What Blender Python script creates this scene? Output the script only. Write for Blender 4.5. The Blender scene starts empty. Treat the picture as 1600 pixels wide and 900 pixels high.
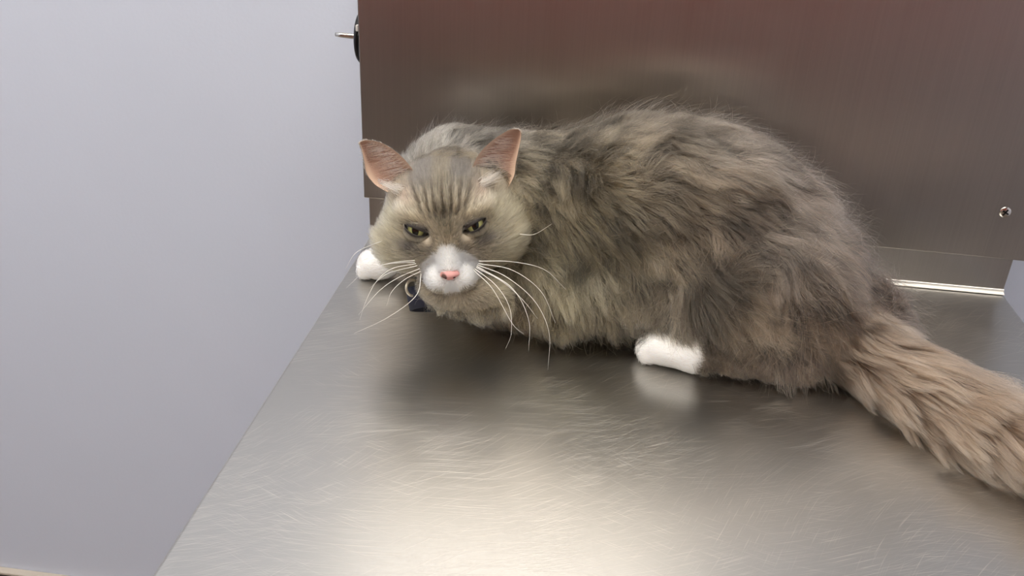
import bpy, bmesh, math, random
import numpy as np
from mathutils import Vector, Matrix
from mathutils.kdtree import KDTree

random.seed(4)
rng = np.random.default_rng(7)
SC = bpy.context.scene
COL = SC.collection

# ------------------------------------------------------------------ camera
W = np.array([[0.99149318, 0.09399389, -0.09003571],
              [0.12320438, -0.45466631, 0.88209933],
              [0.04197575, -0.88568826, -0.462379]])       # camera right / down / forward -> world
CAM = np.array([-0.07627919, -0.81995238, 0.38436431])
FOC = 1432.0
cd = bpy.data.cameras.new('camera'); camo = bpy.data.objects.new('camera', cd); COL.objects.link(camo)
cd.sensor_width = 36.0; cd.lens = FOC / 1600 * 36; cd.clip_start = 0.02; cd.clip_end = 30
M = Matrix.Identity(4)
for r in range(3):
    M[r][0] = W[r, 0]; M[r][1] = -W[r, 1]; M[r][2] = -W[r, 2]; M[r][3] = CAM[r]
camo.matrix_world = M
SC.camera = camo

# ------------------------------------------------------------------ world, exposure
SC.view_settings.view_transform = 'Standard'; SC.view_settings.look = 'None'
SC.view_settings.gamma = 1.0; SC.view_settings.use_curve_mapping = False
SC.view_settings.exposure = 0.0
world = bpy.data.worlds.new('world'); SC.world = world; world.use_nodes = True
world.node_tree.nodes['Background'].inputs[0].default_value = (0.8, 0.85, 0.95, 1)
world.node_tree.nodes['Background'].inputs[1].default_value = 0.0
LAMP_A = 10.0     # strength of the added ceiling fixture over the table
LAMP_W = 4.6      # strength of the strip light added above the housing for the table highlight
LAMP_B = 10.5     # strength of the added ceiling fixtures in the rest of the room

# ------------------------------------------------------------------ helpers
def S2L(c):
    c = np.array(c, float) / 255
    return tuple(np.where(c <= 0.04045, c / 12.92, ((c + 0.055) / 1.055) ** 2.4))
def ray(px, py):
    d = np.array([px - 800, py - 450, FOC]); return W @ (d / FOC)
def at_y(px, py, y):
    r = ray(px, py); return CAM + (y - CAM[1]) / r[1] * r
def at_z(px, py, z=0):
    r = ray(px, py); return CAM + (z - CAM[2]) / r[2] * r
def mat(name):
    m = bpy.data.materials.new(name); m.use_nodes = True
    nt = m.node_tree; return m, nt, nt.nodes['Principled BSDF']
def simple(name, col, rough=0.5, metal=0.0, **kw):
    m, nt, b = mat(name)
    b.inputs['Base Color'].default_value = (*S2L(col), 1); b.inputs['Roughness'].default_value = rough
    b.inputs['Metallic'].default_value = metal
    for k, v in kw.items(): b.inputs[k.replace('_', ' ')].default_value = v
    return m
def link_mesh(name, verts, faces, m, parent=None, smooth=False, uvs=None):
    me = bpy.data.meshes.new(name); me.from_pydata([tuple(v) for v in verts], [], [tuple(f) for f in faces]); me.update()
    if m: me.materials.append(m)
    if smooth: me.polygons.foreach_set('use_smooth', [True] * len(me.polygons))
    o = bpy.data.objects.new(name, me); COL.objects.link(o)
    if parent: o.parent = parent
    return o
def from_bm(name, bm, m, parent=None, smooth=False):
    me = bpy.data.meshes.new(name); bm.to_mesh(me); bm.free()
    if m: me.materials.append(m)
    if smooth: me.polygons.foreach_set('use_smooth', [True] * len(me.polygons))
    o = bpy.data.objects.new(name, me); COL.objects.link(o)
    if parent: o.parent = parent
    return o
def add_box(bm, lo, hi, bev=0.0, seg=2):
    r = bmesh.ops.create_cube(bm, size=1)
    vs = r['verts']
    for v in vs:
        v.co = Vector([lo[i] + (v.co[i] + 0.5) * (hi[i] - lo[i]) for i in range(3)])
    if bev:
        es = list({e for v in vs for e in v.link_edges})
        bmesh.ops.bevel(bm, geom=es, offset=bev, segments=seg, affect='EDGES', profile=0.5)
def box(name, lo, hi, m, parent=None, bev=0.0, seg=2):
    bm = bmesh.new(); add_box(bm, lo, hi, bev, seg)
    uv = bm.loops.layers.uv.new('grain')                    # u runs across the grain, v along it
    for f in bm.faces:
        for l in f.loops:
            c = l.vert.co
            l[uv].uv = (c.x + c.y * 0.001, c.z) if abs(f.normal.y) > .5 else ((c.y, c.z) if abs(f.normal.x) > .5 else (c.x, c.y))
    return from_bm(name, bm, m, parent)
def structure(o): o['kind'] = 'structure'; return o
def empty(name, loc, label, cat, group=None):
    o = bpy.data.objects.new(name, None); COL.objects.link(o); o.location = loc; o.empty_display_size = 0.05
    o['label'] = label; o['category'] = cat
    if group: o['group'] = group
    return o
def adopt(o, parent):                                        # keep world coordinates of a part built in place
    o.parent = parent; o.matrix_parent_inverse = Matrix.Translation(-Vector(parent.location)); return o

# ------------------------------------------------------------------ materials of the setting
def wall_mat(name, col, var=0.02):
    m, nt, b = mat(name)
    tc = nt.nodes.new('ShaderNodeTexCoord'); n = nt.nodes.new('ShaderNodeTexNoise'); n.inputs['Scale'].default_value = 2.2; n.inputs['Detail'].default_value = 3
    mix = nt.nodes.new('ShaderNodeMix'); mix.data_type = 'RGBA'
    c = np.array(S2L(col))
    mix.inputs[6].default_value = (*(c * (1 - var)), 1); mix.inputs[7].default_value = (*(c * np.array([1 + var, 1 + var * .6, 1 + var * .3])), 1)
    nt.links.new(tc.outputs['Object'], n.inputs['Vector']); nt.links.new(n.outputs['Fac'], mix.inputs[0]); nt.links.new(mix.outputs[2], b.inputs['Base Color'])
    n2 = nt.nodes.new('ShaderNodeTexNoise'); n2.inputs['Scale'].default_value = 220; bp = nt.nodes.new('ShaderNodeBump'); bp.inputs['Strength'].default_value = 0.08; bp.inputs['Distance'].default_value = 0.002
    nt.links.new(tc.outputs['Object'], n2.inputs['Vector']); nt.links.new(n2.outputs['Fac'], bp.inputs['Height']); nt.links.new(bp.outputs[0], b.inputs['Normal'])
    b.inputs['Roughness'].default_value = 0.6
    return m
M_WALL = wall_mat('blue_grey_paint', (214, 221, 236))
M_WARM = wall_mat('taupe_paint', (108, 97, 88))
M_REFL_RED = simple('red_reflection_band', (178, 98, 80), 0.5)  # colour of the band added for the red reflection
M_CEIL = wall_mat('ceiling_tile', (225, 223, 218))
M_BASEB = simple('dark_baseboard', (62, 54, 48), 0.5)
M_BASET = simple('baseboard_cap', (196, 186, 172), 0.5)

def floor_mat():
    m, nt, b = mat('vinyl_floor')
    tc = nt.nodes.new('ShaderNodeTexCoord'); n = nt.nodes.new('ShaderNodeTexNoise'); n.inputs['Scale'].default_value = 60; n.inputs['Detail'].default_value = 5
    cr = nt.nodes.new('ShaderNodeValToRGB'); cr.color_ramp.elements[0].color = (*S2L((96, 86, 76)), 1); cr.color_ramp.elements[1].color = (*S2L((140, 128, 116)), 1)
    nt.links.new(tc.outputs['Object'], n.inputs['Vector']); nt.links.new(n.outputs['Fac'], cr.inputs[0]); nt.links.new(cr.outputs[0], b.inputs['Base Color'])
    b.inputs['Roughness'].default_value = 0.45
    return m

def mth(nt, op, a, b=None, clamp=False):
    n = nt.nodes.new('ShaderNodeMath'); n.operation = op; n.use_clamp = clamp
    for i, v in enumerate((a, b)):
        if v is None: continue
        if isinstance(v, (int, float)): n.inputs[i].default_value = v
        else: nt.links.new(v, n.inputs[i])
    return n.outputs[0]

def table_mat():
    """worn satin steel: fine swirled wiping scratches in several directions"""
    m, nt, b = mat('worn_stainless_steel')
    tc = nt.nodes.new('ShaderNodeTexCoord').outputs['Object']
    warp = nt.nodes.new('ShaderNodeTexNoise'); warp.inputs['Scale'].default_value = 3.0; warp.inputs['Detail'].default_value = 1
    nt.links.new(tc, warp.inputs['Vector'])
    wv = nt.nodes.new('ShaderNodeVectorMath'); wv.operation = 'MULTIPLY_ADD'
    nt.links.new(warp.outputs['Color'], wv.inputs[0]); wv.inputs[1].default_value = (.16, .16, 0); nt.links.new(tc, wv.inputs[2])
    layers = []
    for i, (ang, sx, sy, lo, hi) in enumerate([(20, 26, 1300, .56, .72), (34, 22, 1500, .57, .73), (4, 24, 1400, .56, .72), (52, 28, 1200, .60, .75), (-22, 28, 1200, .60, .75), (26, 10, 900, .66, .74)]):
        mp = nt.nodes.new('ShaderNodeMapping'); mp.vector_type = 'TEXTURE'
        mp.inputs['Rotation'].default_value = (0, 0, math.radians(ang)); mp.inputs['Scale'].default_value = (1 / sx, 1 / sy, 1)
        mp.inputs['Location'].default_value = (i * 3.1, i * 1.7, 0)
        nt.links.new(wv.outputs[0], mp.inputs['Vector'])
        n = nt.nodes.new('ShaderNodeTexNoise'); n.inputs['Scale'].default_value = 1; n.inputs['Detail'].default_value = 2
        nt.links.new(mp.outputs[0], n.inputs['Vector'])
        mr = nt.nodes.new('ShaderNodeMapRange'); mr.inputs['From Min'].default_value = lo; mr.inputs['From Max'].default_value = hi
        nt.links.new(n.outputs['Fac'], mr.inputs['Value'])
        pn = nt.nodes.new('ShaderNodeTexNoise'); pn.inputs['Scale'].default_value = 9; pn.noise_dimensions = '4D'; pn.inputs['W'].default_value = i * 2.3
        nt.links.new(tc, pn.inputs['Vector'])
        pm = nt.nodes.new('ShaderNodeMapRange'); pm.inputs['From Min'].default_value = .42; pm.inputs['From Max'].default_value = .62
        nt.links.new(pn.outputs['Fac'], pm.inputs['Value'])
        layers.append(mth(nt, 'MULTIPLY', mr.outputs[0], pm.outputs[0]))
    s = layers[0]
    for l in layers[1:]: s = mth(nt, 'ADD', s, l)
    s = mth(nt, 'MINIMUM', s, 1.0)
    cl = nt.nodes.new('ShaderNodeTexNoise'); cl.inputs['Scale'].default_value = 7; cl.inputs['Detail'].default_value = 3
    nt.links.new(tc, cl.inputs['Vector'])
    rg = mth(nt, 'MULTIPLY_ADD', cl.outputs['Fac'], .05); nt.nodes[-1].inputs[2].default_value = TABLE_ROUGH
    rg = mth(nt, 'ADD', rg, mth(nt, 'MULTIPLY', s, .12))
    nt.links.new(rg, b.inputs['Roughness'])
    mix = nt.nodes.new('ShaderNodeMix'); mix.data_type = 'RGBA'
    mix.inputs[6].default_value = (*S2L((180, 178, 173)), 1); mix.inputs[7].default_value = (*S2L((208, 204, 196)), 1)
    nt.links.new(s, mix.inputs[0]); nt.links.new(mix.outputs[2], b.inputs['Base Color'])
    b.inputs['Metallic'].default_value = 1.0
    bp = nt.nodes.new('ShaderNodeBump'); bp.inputs['Strength'].default_value = .13; bp.inputs['Distance'].default_value = 0.0002
    nt.links.new(s, bp.inputs['Height']); nt.links.new(bp.outputs[0], b.inputs['Normal'])
    return m
TABLE_ROUGH = 0.275     # smoothest places

def panel_mat(name, col=(176, 168, 160), rough=0.34, aniso=0.8, rot=0.0):
    m, nt, b = mat(name)
    tc = nt.nodes.new('ShaderNodeTexCoord').outputs['Object']
    mp = nt.nodes.new('ShaderNodeMapping'); mp.inputs['Scale'].default_value = (700, 700, 6); nt.links.new(tc, mp.inputs['Vector'])
    n = nt.nodes.new('ShaderNodeTexNoise'); n.inputs['Scale'].default_value = 1; n.inputs['Detail'].default_value = 2; nt.links.new(mp.outputs[0], n.inputs['Vector'])
    mp2 = nt.nodes.new('ShaderNodeMapping'); mp2.inputs['Scale'].default_value = (60, 60, 1.5); nt.links.new(tc, mp2.inputs['Vector'])
    n2 = nt.nodes.new('ShaderNodeTexNoise'); n2.inputs['Scale'].default_value = 1; nt.links.new(mp2.outputs[0], n2.inputs['Vector'])
    v = mth(nt, 'ADD', mth(nt, 'MULTIPLY', n.outputs['Fac'], .6), mth(nt, 'MULTIPLY', n2.outputs['Fac'], .4))
    mix = nt.nodes.new('ShaderNodeMix'); mix.data_type = 'RGBA'; c = np.array(S2L(col))
    mix.inputs[6].default_value = (*(c * .88), 1); mix.inputs[7].default_value = (*(c * 1.1), 1)
    nt.links.new(v, mix.inputs[0]); nt.links.new(mix.outputs[2], b.inputs['Base Color'])
    nt.links.new(mth(nt, 'ADD', mth(nt, 'MULTIPLY', v, .12), rough - .06), b.inputs['Roughness'])
    b.inputs['Metallic'].default_value = 1.0
    b.inputs['Anisotropic'].default_value = aniso; b.inputs['Anisotropic Rotation'].default_value = rot
    tg = nt.nodes.new('ShaderNodeTangent'); tg.direction_type = 'UV_MAP'; tg.uv_map = 'grain'; nt.links.new(tg.outputs[0], b.inputs['Tangent'])
    return m
M_TABLE = table_mat()
M_PANEL = panel_mat('brushed_steel_vertical_grain')
M_LEDGE = panel_mat('brushed_steel_ledge', (190, 184, 178), .3, .6)
M_EDGE = simple('polished_steel_edge', (240, 236, 230), 0.5, 1.0)
M_BLACK = simple('black_plastic', (14, 13, 13), 0.3)
M_CHROME = simple('chrome', (225, 220, 212), 0.15, 1.0)
M_WHITEP = simple('white_mark', (220, 216, 210), 0.5)

# ------------------------------------------------------------------ the room
XL, XR, YB, YF, ZF, ZC = -2.2, 1.4, 0.20, -2.6, -0.8442, 1.60
structure(box('wall_back', (XL - .1, YB, ZF - .1), (XR + .1, YB + .1, ZC + .1), M_WALL))
structure(box('wall_left', (XL - .1, YF, ZF - .1), (XL, YB, ZC + .1), M_WALL))
structure(box('wall_right', (XR, YF, ZF - .1), (XR + .1, YB, ZC + .1), M_WALL))
structure(box('wall_front', (XL - .1, YF - .1, ZF - .1), (XR + .1, YF, ZC + .1), M_WARM))
structure(box('floor', (XL, YF, ZF - .1), (XR, YB, ZF), floor_mat()))
structure(box('ceiling', (XL, YF, ZC), (XR, YB, ZC + .1), M_CEIL))
structure(box('baseboard_back', (XL, YB - .012, ZF), (XR, YB, ZF + .083), M_BASEB, bev=.002))
structure(box('trim_1', (XL, YB - .013, ZF + .083), (XR, YB, ZF + .089), M_BASET, bev=.002))
structure(box('added_red_band', (XL, YF, -.27), (XR, YF + .03, .40), M_REFL_RED, bev=.006))  # unseen band, added so its red shows in the steel panel

def emis(name, col, s):
    m = bpy.data.materials.new(name); m.use_nodes = True; nt = m.node_tree; nt.nodes.clear()
    e = nt.nodes.new('ShaderNodeEmission'); e.inputs[0].default_value = (*col, 1); e.inputs[1].default_value = s
    o = nt.nodes.new('ShaderNodeOutputMaterial'); nt.links.new(e.outputs[0], o.inputs[0]); return m
M_FIX = simple('white_fixture', (225, 225, 222), .4)
def added_ceiling_light(x, y, sx, sy, strength, label, col=(1, .955, .89)):
    t = empty('added_ceiling_light', (x, y, ZC), label, 'ceiling light', 'added ceiling lights')  # out-of-view sources added to supply the general light and highlights
    bm = bmesh.new(); w = .03
    for lo, hi in (((-sx, -sy), (sx, -sy + w)), ((-sx, sy - w), (sx, sy)), ((-sx, -sy + w), (-sx + w, sy - w)), ((sx - w, -sy + w), (sx, sy - w))):
        add_box(bm, (lo[0], lo[1], -.03), (hi[0], hi[1], 0), .003)
    from_bm('frame', bm, M_FIX, t)
    bm = bmesh.new(); add_box(bm, (-sx + w, -sy + w, -.018), (sx - w, sy - w, -.008))
    from_bm('diffuser', bm, emis('added_lamp_glow', col, strength), t)
added_ceiling_light(-.15, -.42, .60, .30, LAMP_A, 'added fluorescent ceiling light above the steel table')
added_ceiling_light(-1.45, -.75, .60, .30, LAMP_B, 'added fluorescent ceiling light near the left wall')
added_ceiling_light(-.15, -1.75, .60, .30, LAMP_B, 'added fluorescent ceiling light in the middle of the room')

wl = empty('added_highlight_light', (-.16, YB, .66), 'short white strip light added above the steel housing for the table highlight', 'added light')  # unseen source, added to make the bright patch on the table
bm = bmesh.new(); add_box(bm, (-.26, -.03, -.105), (.26, 0, .105), .006); from_bm('back_plate', bm, M_FIX, wl)
bm = bmesh.new(); add_box(bm, (-.24, -.062, -.09), (.24, -.03, .09), .012, 3); from_bm('lens', bm, emis('highlight_glow', (1, .93, .85), LAMP_W), wl)

# ------------------------------------------------------------------ exam table and steel housing
tab = empty('exam_table', (0, -.4, 0), 'stainless steel examination table with fine scratches, under the long-haired cat', 'examination table')
adopt(box('tabletop', (-.305, -1.00, -.028), (.305, -.004, 0), M_TABLE, bev=.0022, seg=3), tab)
adopt(box('rim', (-.3035, -.9985, -.040), (.3035, -.006, -.028), M_LEDGE, bev=.001), tab)
# bright rolled bead where the top turns up into the ledge
n = 9; R = .0036; vs = []; fs = []
prof = [(-.004 - R + R * math.sin(a), R - R * math.cos(a)) for a in np.linspace(0, math.pi / 2, n)]
prof = [(-.0086, .0003)] + prof + [(-.0006, R)]
for x in (-.305, .305):
    vs += [(x, y, z + .0004) for y, z in prof]
k = len(prof)
fs = [(i, i + 1, k + i + 1, k + i) for i in range(k - 1)]
vs += [(-.305, 0, 0), (.305, 0, 0)]
fs += [tuple(list(range(k)) + [2 * k]), tuple([2 * k + 1] + list(range(2 * k - 1, k - 1, -1)))]
adopt(link_mesh('back_bead', vs, fs, M_EDGE, None, True), tab)
adopt(box('back_ledge', (-.305, -.003, -.02), (.305, .004, .0440), M_LEDGE, bev=.0006), tab)
adopt(box('support_arm', (-.24, -.72, -.10), (-.20, .19, -.042), M_LEDGE, bev=.003), tab)
adopt(box('support_arm', (.20, -.72, -.10), (.24, .19, -.042), M_LEDGE, bev=.003), tab)

hou = empty('steel_cabinet', (0, .1, .04), 'tall brushed stainless steel housing on the wall behind the cat', 'wall cabinet')
PH = .345
adopt(box('body', (-.300, -.0038, .0450), (.306, .198, PH - .004), M_LEDGE, bev=.002), hou)
def slanted_box(name, pts, y0, y1, m, bev):
    bm = bmesh.new(); a = [bm.verts.new((x, y0, z)) for x, z in pts]; b = [bm.verts.new((x, y1, z)) for x, z in pts]
    bm.faces.new(a); bm.faces.new(b[::-1])
    for i in range(len(pts)):
        j = (i + 1) % len(pts); bm.faces.new((a[j], a[i], b[i], b[j]))
    bmesh.ops.recalc_face_normals(bm, faces=bm.faces)
    bmesh.ops.bevel(bm, geom=list(bm.edges), offset=bev, segments=2, affect='EDGES', profile=.5)
    uv = bm.loops.layers.uv.new('grain')
    for f in bm.faces:
        for l in f.loops: l[uv].uv = (l.vert.co.x + l.vert.co.y, l.vert.co.z)
    return from_bm(name, bm, m)
adopt(slanted_box('front_panel', [(-.3085, .0425), (.3135, .0365), (.3165, PH), (-.3085, PH)], -.008, -.0038, M_PANEL, .0009), hou)
sx, _, sz = at_y(1571, 332, -.0085)
def disc_bm(bm, c, r, h, axis, seg=32, dome=0.0):
    axis = Vector(axis).normalized(); q = axis.to_track_quat('Z', 'Y'); rings = []
    prof = [(r, 0), (r, h * .35), (r * .93, h * .75), (r * .7, h), (0, h + dome)]
    prev = None
    for rr, zz in prof:
        ring = [bm.verts.new(Vector(c) + q @ Vector((rr * math.cos(a), rr * math.sin(a), zz))) for a in np.linspace(0, 2 * math.pi, seg, endpoint=False)] if rr else [bm.verts.new(Vector(c) + q @ Vector((0, 0, zz)))]
        if prev:
            for i in range(seg):
                j = (i + 1) % seg
                bm.faces.new((prev[i], prev[j], ring[j], ring[i]) if len(ring) > 1 else (prev[i], prev[j], ring[0]))
        prev = ring
def screw(name, c, r, parent):
    bm = bmesh.new(); disc_bm(bm, c, r, .0012, (0, -1, 0), 28, .0003)
    o = adopt(from_bm(name, bm, M_CHROME, None, True), parent)
    bm = bmesh.new()
    for a in (.5, .5 + math.pi / 2):
        add_box(bm, (-r * .62, -.0002, -r * .13), (r * .62, .0003, r * .13))
        bmesh.ops.rotate(bm, verts=bm.verts[-8:] if False else list(bm.verts)[-8:], cent=(0, 0, 0), matrix=Matrix.Rotation(a, 3, 'Y'))
    for v in bm.verts: v.co += Vector(c) + Vector((0, -.0015, 0))
    s = from_bm('screw_slot', bm, M_BLACK, o); s['label'] = 'dark cross slot'
    return o
screw('screw', (sx, -.0075, sz), .0052, hou)
# round black lock knob on the housing's left flank with a steel pin
kc = at_y(567, 58, .020); kx = kc[0]
knob = empty('lock_knob', (kx, .020, kc[2]), 'round black knob with steel pin on left flank of the steel housing', 'knob')
bm = bmesh.new(); disc_bm(bm, (.012, 0, 0), .0075, .013, (-1, 0, 0), 32); from_bm('shaft', bm, M_CHROME, knob, True)
bm = bmesh.new(); disc_bm(bm, (0, 0, 0), .0236, .0036, (-1, 0, 0), 64, .001); disc_bm(bm, (0, 0, 0), .0236, .0012, (1, 0, 0), 64); from_bm('knob_disc', bm, M_BLACK, knob, True)
bm = bmesh.new(); disc_bm(bm, (-.0036, 0, 0), .0026, .0225, (-1, 0, .03), 20); from_bm('pin', bm, M_CHROME, knob, True)
bm = bmesh.new(); add_box(bm, (-.0006, -.0215, .0095), (.0018, -.0130, .0150), .0005)
from_bm('indicator_mark', bm, M_WHITEP, knob)['label'] = 'white mark on the knob rim'
# ------------------------------------------------------------------ the cat: one implicit surface for the whole body
# head frame: a = across (cat's left cheek to the right), u = crown, f = nose; all lengths in metres
ROLL, TILT, YAW = math.radians(4.9), math.radians(38), math.radians(0)
def camdir(v): return W @ np.array(v)
_r = np.array([math.cos(ROLL), -math.sin(ROLL), 0]); _up = np.array([-math.sin(ROLL), -math.cos(ROLL), 0]); _tw = np.array([0, 0, -1.])
HR0 = _r; HU0 = math.cos(TILT) * _up + math.sin(TILT) * _tw; HF0 = math.cos(TILT) * _tw - math.sin(TILT) * _up
HR = camdir(HR0); HU = camdir(HU0); HF = camdir(HF0)
HC = CAM + ray(700, 344) * 0.715                            # centre of the skull
HB = np.stack([HR, HF, HU], 1)                              # columns: local x, y (nose), z (crown)
def hw(p): return HC + HB @ (np.asarray(p, float) * .01)    # head-local centimetres -> world
def to_h(P): return (P - HC) @ HB * 100                     # world -> head-local centimetres
FUP = camdir(_up); FRT = camdir(_r)                         # face plane axes for the markings
def face_uv(P):                                             # coordinates on the face as seen head-on, 1 unit = 1 cm
    d = P - HC; return d @ FRT * 100, d @ FUP * 100

G = .0016
LO = np.array([-.315, -.30, -.004]); HI = np.array([.335, -.012, .175]);
HI = np.array([.19, -.012, .175])
NX = np.ceil((HI - LO) / G).astype(int)
AX = [LO[i] + G * np.arange(NX[i]) for i in range(3)]
FLD = np.full(tuple(NX), 1.0, np.float32)
def region(lo, hi, pad=.025):
    s = []
    for i in range(3):
        a = int(max(0, math.floor((lo[i] - pad - LO[i]) / G))); b = int(min(NX[i], math.ceil((hi[i] + pad - LO[i]) / G)))
        s.append(slice(a, max(a, b)))
    return tuple(s)
def grid(s): return np.meshgrid(*[AX[i][s[i]].astype(np.float32) for i in range(3)], indexing='ij')
def smin(a, b, k):
    h = np.clip(.5 + .5 * (b - a) / k, 0, 1); return b * (1 - h) + a * h - k * h * (1 - h)
def blend(s, d, k, cut=False):
    FLD[s] = -smin(-FLD[s], d, k) if cut else smin(FLD[s], d.astype(np.float32), k)
def ell(c, r, k=.02, B=None, cut=False):
    c = np.asarray(c, float); r = np.asarray(r, float); m = r.max()
    s = region(c - m, c + m); X, Y, Z = grid(s)
    X = X - c[0]; Y = Y - c[1]; Z = Z - c[2]
    if B is not None: X, Y, Z = [X * B[0, i] + Y * B[1, i] + Z * B[2, i] for i in range(3)]
    q = np.sqrt((X / r[0]) ** 2 + (Y / r[1]) ** 2 + (Z / r[2]) ** 2) + 1e-6
    g = np.sqrt((X / r[0] ** 2) ** 2 + (Y / r[1] ** 2) ** 2 + (Z / r[2] ** 2) ** 2) + 1e-6
    blend(s, q * (q - 1) / g, k, cut)
def cap(a, b, ra, rb, k=.015, flat=1.0):
    a = np.asarray(a, float); b = np.asarray(b, float); m = max(ra, rb)
    s = region(np.minimum(a, b) - m, np.maximum(a, b) + m); X, Y, Z = grid(s)
    d = b - a; L = d @ d; t = np.clip(((X - a[0]) * d[0] + (Y - a[1]) * d[1] + (Z - a[2]) * d[2]) / L, 0, 1)
    D = np.sqrt((X - a[0] - t * d[0]) ** 2 + (Y - a[1] - t * d[1]) ** 2 + ((Z - a[2] - t * d[2]) / flat) ** 2)
    blend(s, D - (ra + (rb - ra) * t), k)
# torso
ell((.060, -.125, .066), (.064, .066, .058))                # hips
ell((.010, -.115, .094), (.080, .066, .066))                # loin
ell((-.045, -.105, .094), (.080, .072, .070), .03)           # ribcage
ell((-.115, -.095, .078), (.070, .066, .060), .03)          # shoulders
ell((-.06, -.125, .045), (.10, .062, .042), .02)            # belly resting on the table
ell((.050, -.176, .052), (.066, .032, .045), .026)          # near thigh
ell((.075, -.080, .046), (.055, .035, .042), .014)
ell((.118, -.140, .036), (.040, .036, .031), .02)          # far thigh
ell((-.165, -.108, .060), (.045, .048, .042), .02)          # chest
ell((-.165, -.085, .100), (.050, .045, .036), .03)          # nape
ell((-.208, -.078, .096), (.036, .034, .036), .03)          # scruff behind the crown
cap((-.15, -.10, .085), HC, .045, .040, .02)                # neck
rc_ = HC + FUP * -.056 + FRT * .007 - W[:, 2] * .002
ell(rc_, (.034, .020, .016), .012)                          # ruff under the chin
# limbs
cap((-.10, -.165, .032), (-.155, -.150, .016), .022, .014, .012)   # near forearm tucked under
cap((-.155, -.150, .014), (-.178, -.143, .012), .013, .012, .008)
cap((-.19, -.085, .040), (-.245, -.088, .020), .024, .0145, .015)  # far foreleg reaching to the edge
ell((-.274, -.090, .0135), (.0185, .0150, .0135), .008)
for dy in (-.008, -.0027, .0027, .008):
    ell((-.288 + abs(dy) * .35, -.0905 + dy, .0085), (.0068, .0036, .0075), .002)
cap((.085, -.198, .018), (.005, -.196, .016), .0165, .0135, .010)  # hind foot, hock to toes
cap((.005, -.196, .0155), (-.022, -.190, .0145), .0135, .0135, .008)
for dy in (-.010, -.0035, .0035, .010):
    ell((-.034 + abs(dy) * .3, -.186 + dy * .95, .0098), (.0075, .0042, .0085), .002)
cap((.10, -.15, .05), (.135, -.165, .036), .032, .022, .02)        # tail root
TAIL = [(.128, -.165, .034), (.150, -.188, .030), (.178, -.218, .027), (.22, -.262, .026)]
# head
def hell(c, r, k=.8, cut=False): ell(hw(c), np.array(r) * .01, k * .01, HB, cut)
hell((0, -.8, .9), (4.0, 4.3, 3.5), 1.5)
for s_ in (-1, 1):
    hell((2.5 * s_, .9, -.9), (2.4, 2.6, 2.2), 1.2)
    hell((1.9 * s_, 2.2, 2.35), (1.55, 1.0, .75), .8)       # brow
    hell((2.2 * s_, 2.8, -.1), (1.3, 1.0, .8), .8)          # cheek bone
cap(hw((0, 2.3, 2.4)), hw((0, 4.6, -1.1)), .0105, .0078, .008)
for s_ in (-1, 1): hell((.88 * s_, 4.55, -2.15), (1.05, 1.05, .95), .35)
hell((0, 3.5, -2.3), (1.7, 1.5, 1.2), .8)
hell((0, 3.9, -3.15), (1.0, 1.0, .75), .5)
hell((0, 1.2, -2.6), (2.4, 2.4, 1.6), 1.0)
EYES = [(-2.05, 2.75, 1.38), (2.05, 2.75, 1.38)]
for e in EYES: hell((e[0], e[1] + .45, e[2]), (1.08, .95, .62), .2, True)

def surface_nets(F):
    ins = F < 0
    n = np.array(F.shape)
    cnt = np.zeros(tuple(n - 1), np.int8); P = np.zeros(tuple(n - 1) + (3,), np.float32); K = np.zeros(tuple(n - 1), np.float32)
    sl = lambda o: tuple(slice(o[i], n[i] - 1 + o[i]) for i in range(3))
    corners = [(i, j, k) for i in (0, 1) for j in (0, 1) for k in (0, 1)]
    for c in corners: cnt += ins[sl(c)]
    act = (cnt > 0) & (cnt < 8); idx = np.argwhere(act)
    pos = np.zeros((len(idx), 3)); w = np.zeros(len(idx))
    for c in corners:
        for ax in range(3):
            if c[ax]: continue
            d = list(c); d[ax] = 1
            a = F[tuple((idx + c).T)]; b = F[tuple((idx + d).T)]
            x = (a < 0) != (b < 0); t = np.where(x, a / np.where(x, a - b, 1), 0)
            q = np.tile(np.array(c, float), (len(idx), 1)); q[:, ax] += t
            pos[x] += q[x]; w[x] += 1
    pos = idx + pos / w[:, None]
    vid = -np.ones(act.shape, np.int64); vid[tuple(idx.T)] = np.arange(len(idx))
    quads = []
    for ax in range(3):
        a = [slice(0, None)] * 3; b = [slice(0, None)] * 3; a[ax] = slice(0, -1); b[ax] = slice(1, None)
        A = ins[tuple(a)]; Bq = ins[tuple(b)]; e = np.argwhere(A != Bq)
        u, v = [(1, 2), (2, 0), (0, 1)][ax]
        ok = (e[:, u] > 0) & (e[:, v] > 0) & (e[:, u] < n[u] - 1) & (e[:, v] < n[v] - 1); e = e[ok]
        flip = A[tuple(e.T)]
        def vv(du, dv):
            q = e.copy(); q[:, u] -= du; q[:, v] -= dv; return vid[tuple(q.T)]
        Q = np.stack([vv(1, 1), vv(0, 1), vv(0, 0), vv(1, 0)], 1); Q[~flip] = Q[~flip][:, ::-1]
        quads.append(Q)
    return pos * G + LO, np.concatenate(quads)
BV, BF = surface_nets(FLD)
BV[:, 2] = np.maximum(BV[:, 2], .0006)

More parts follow.
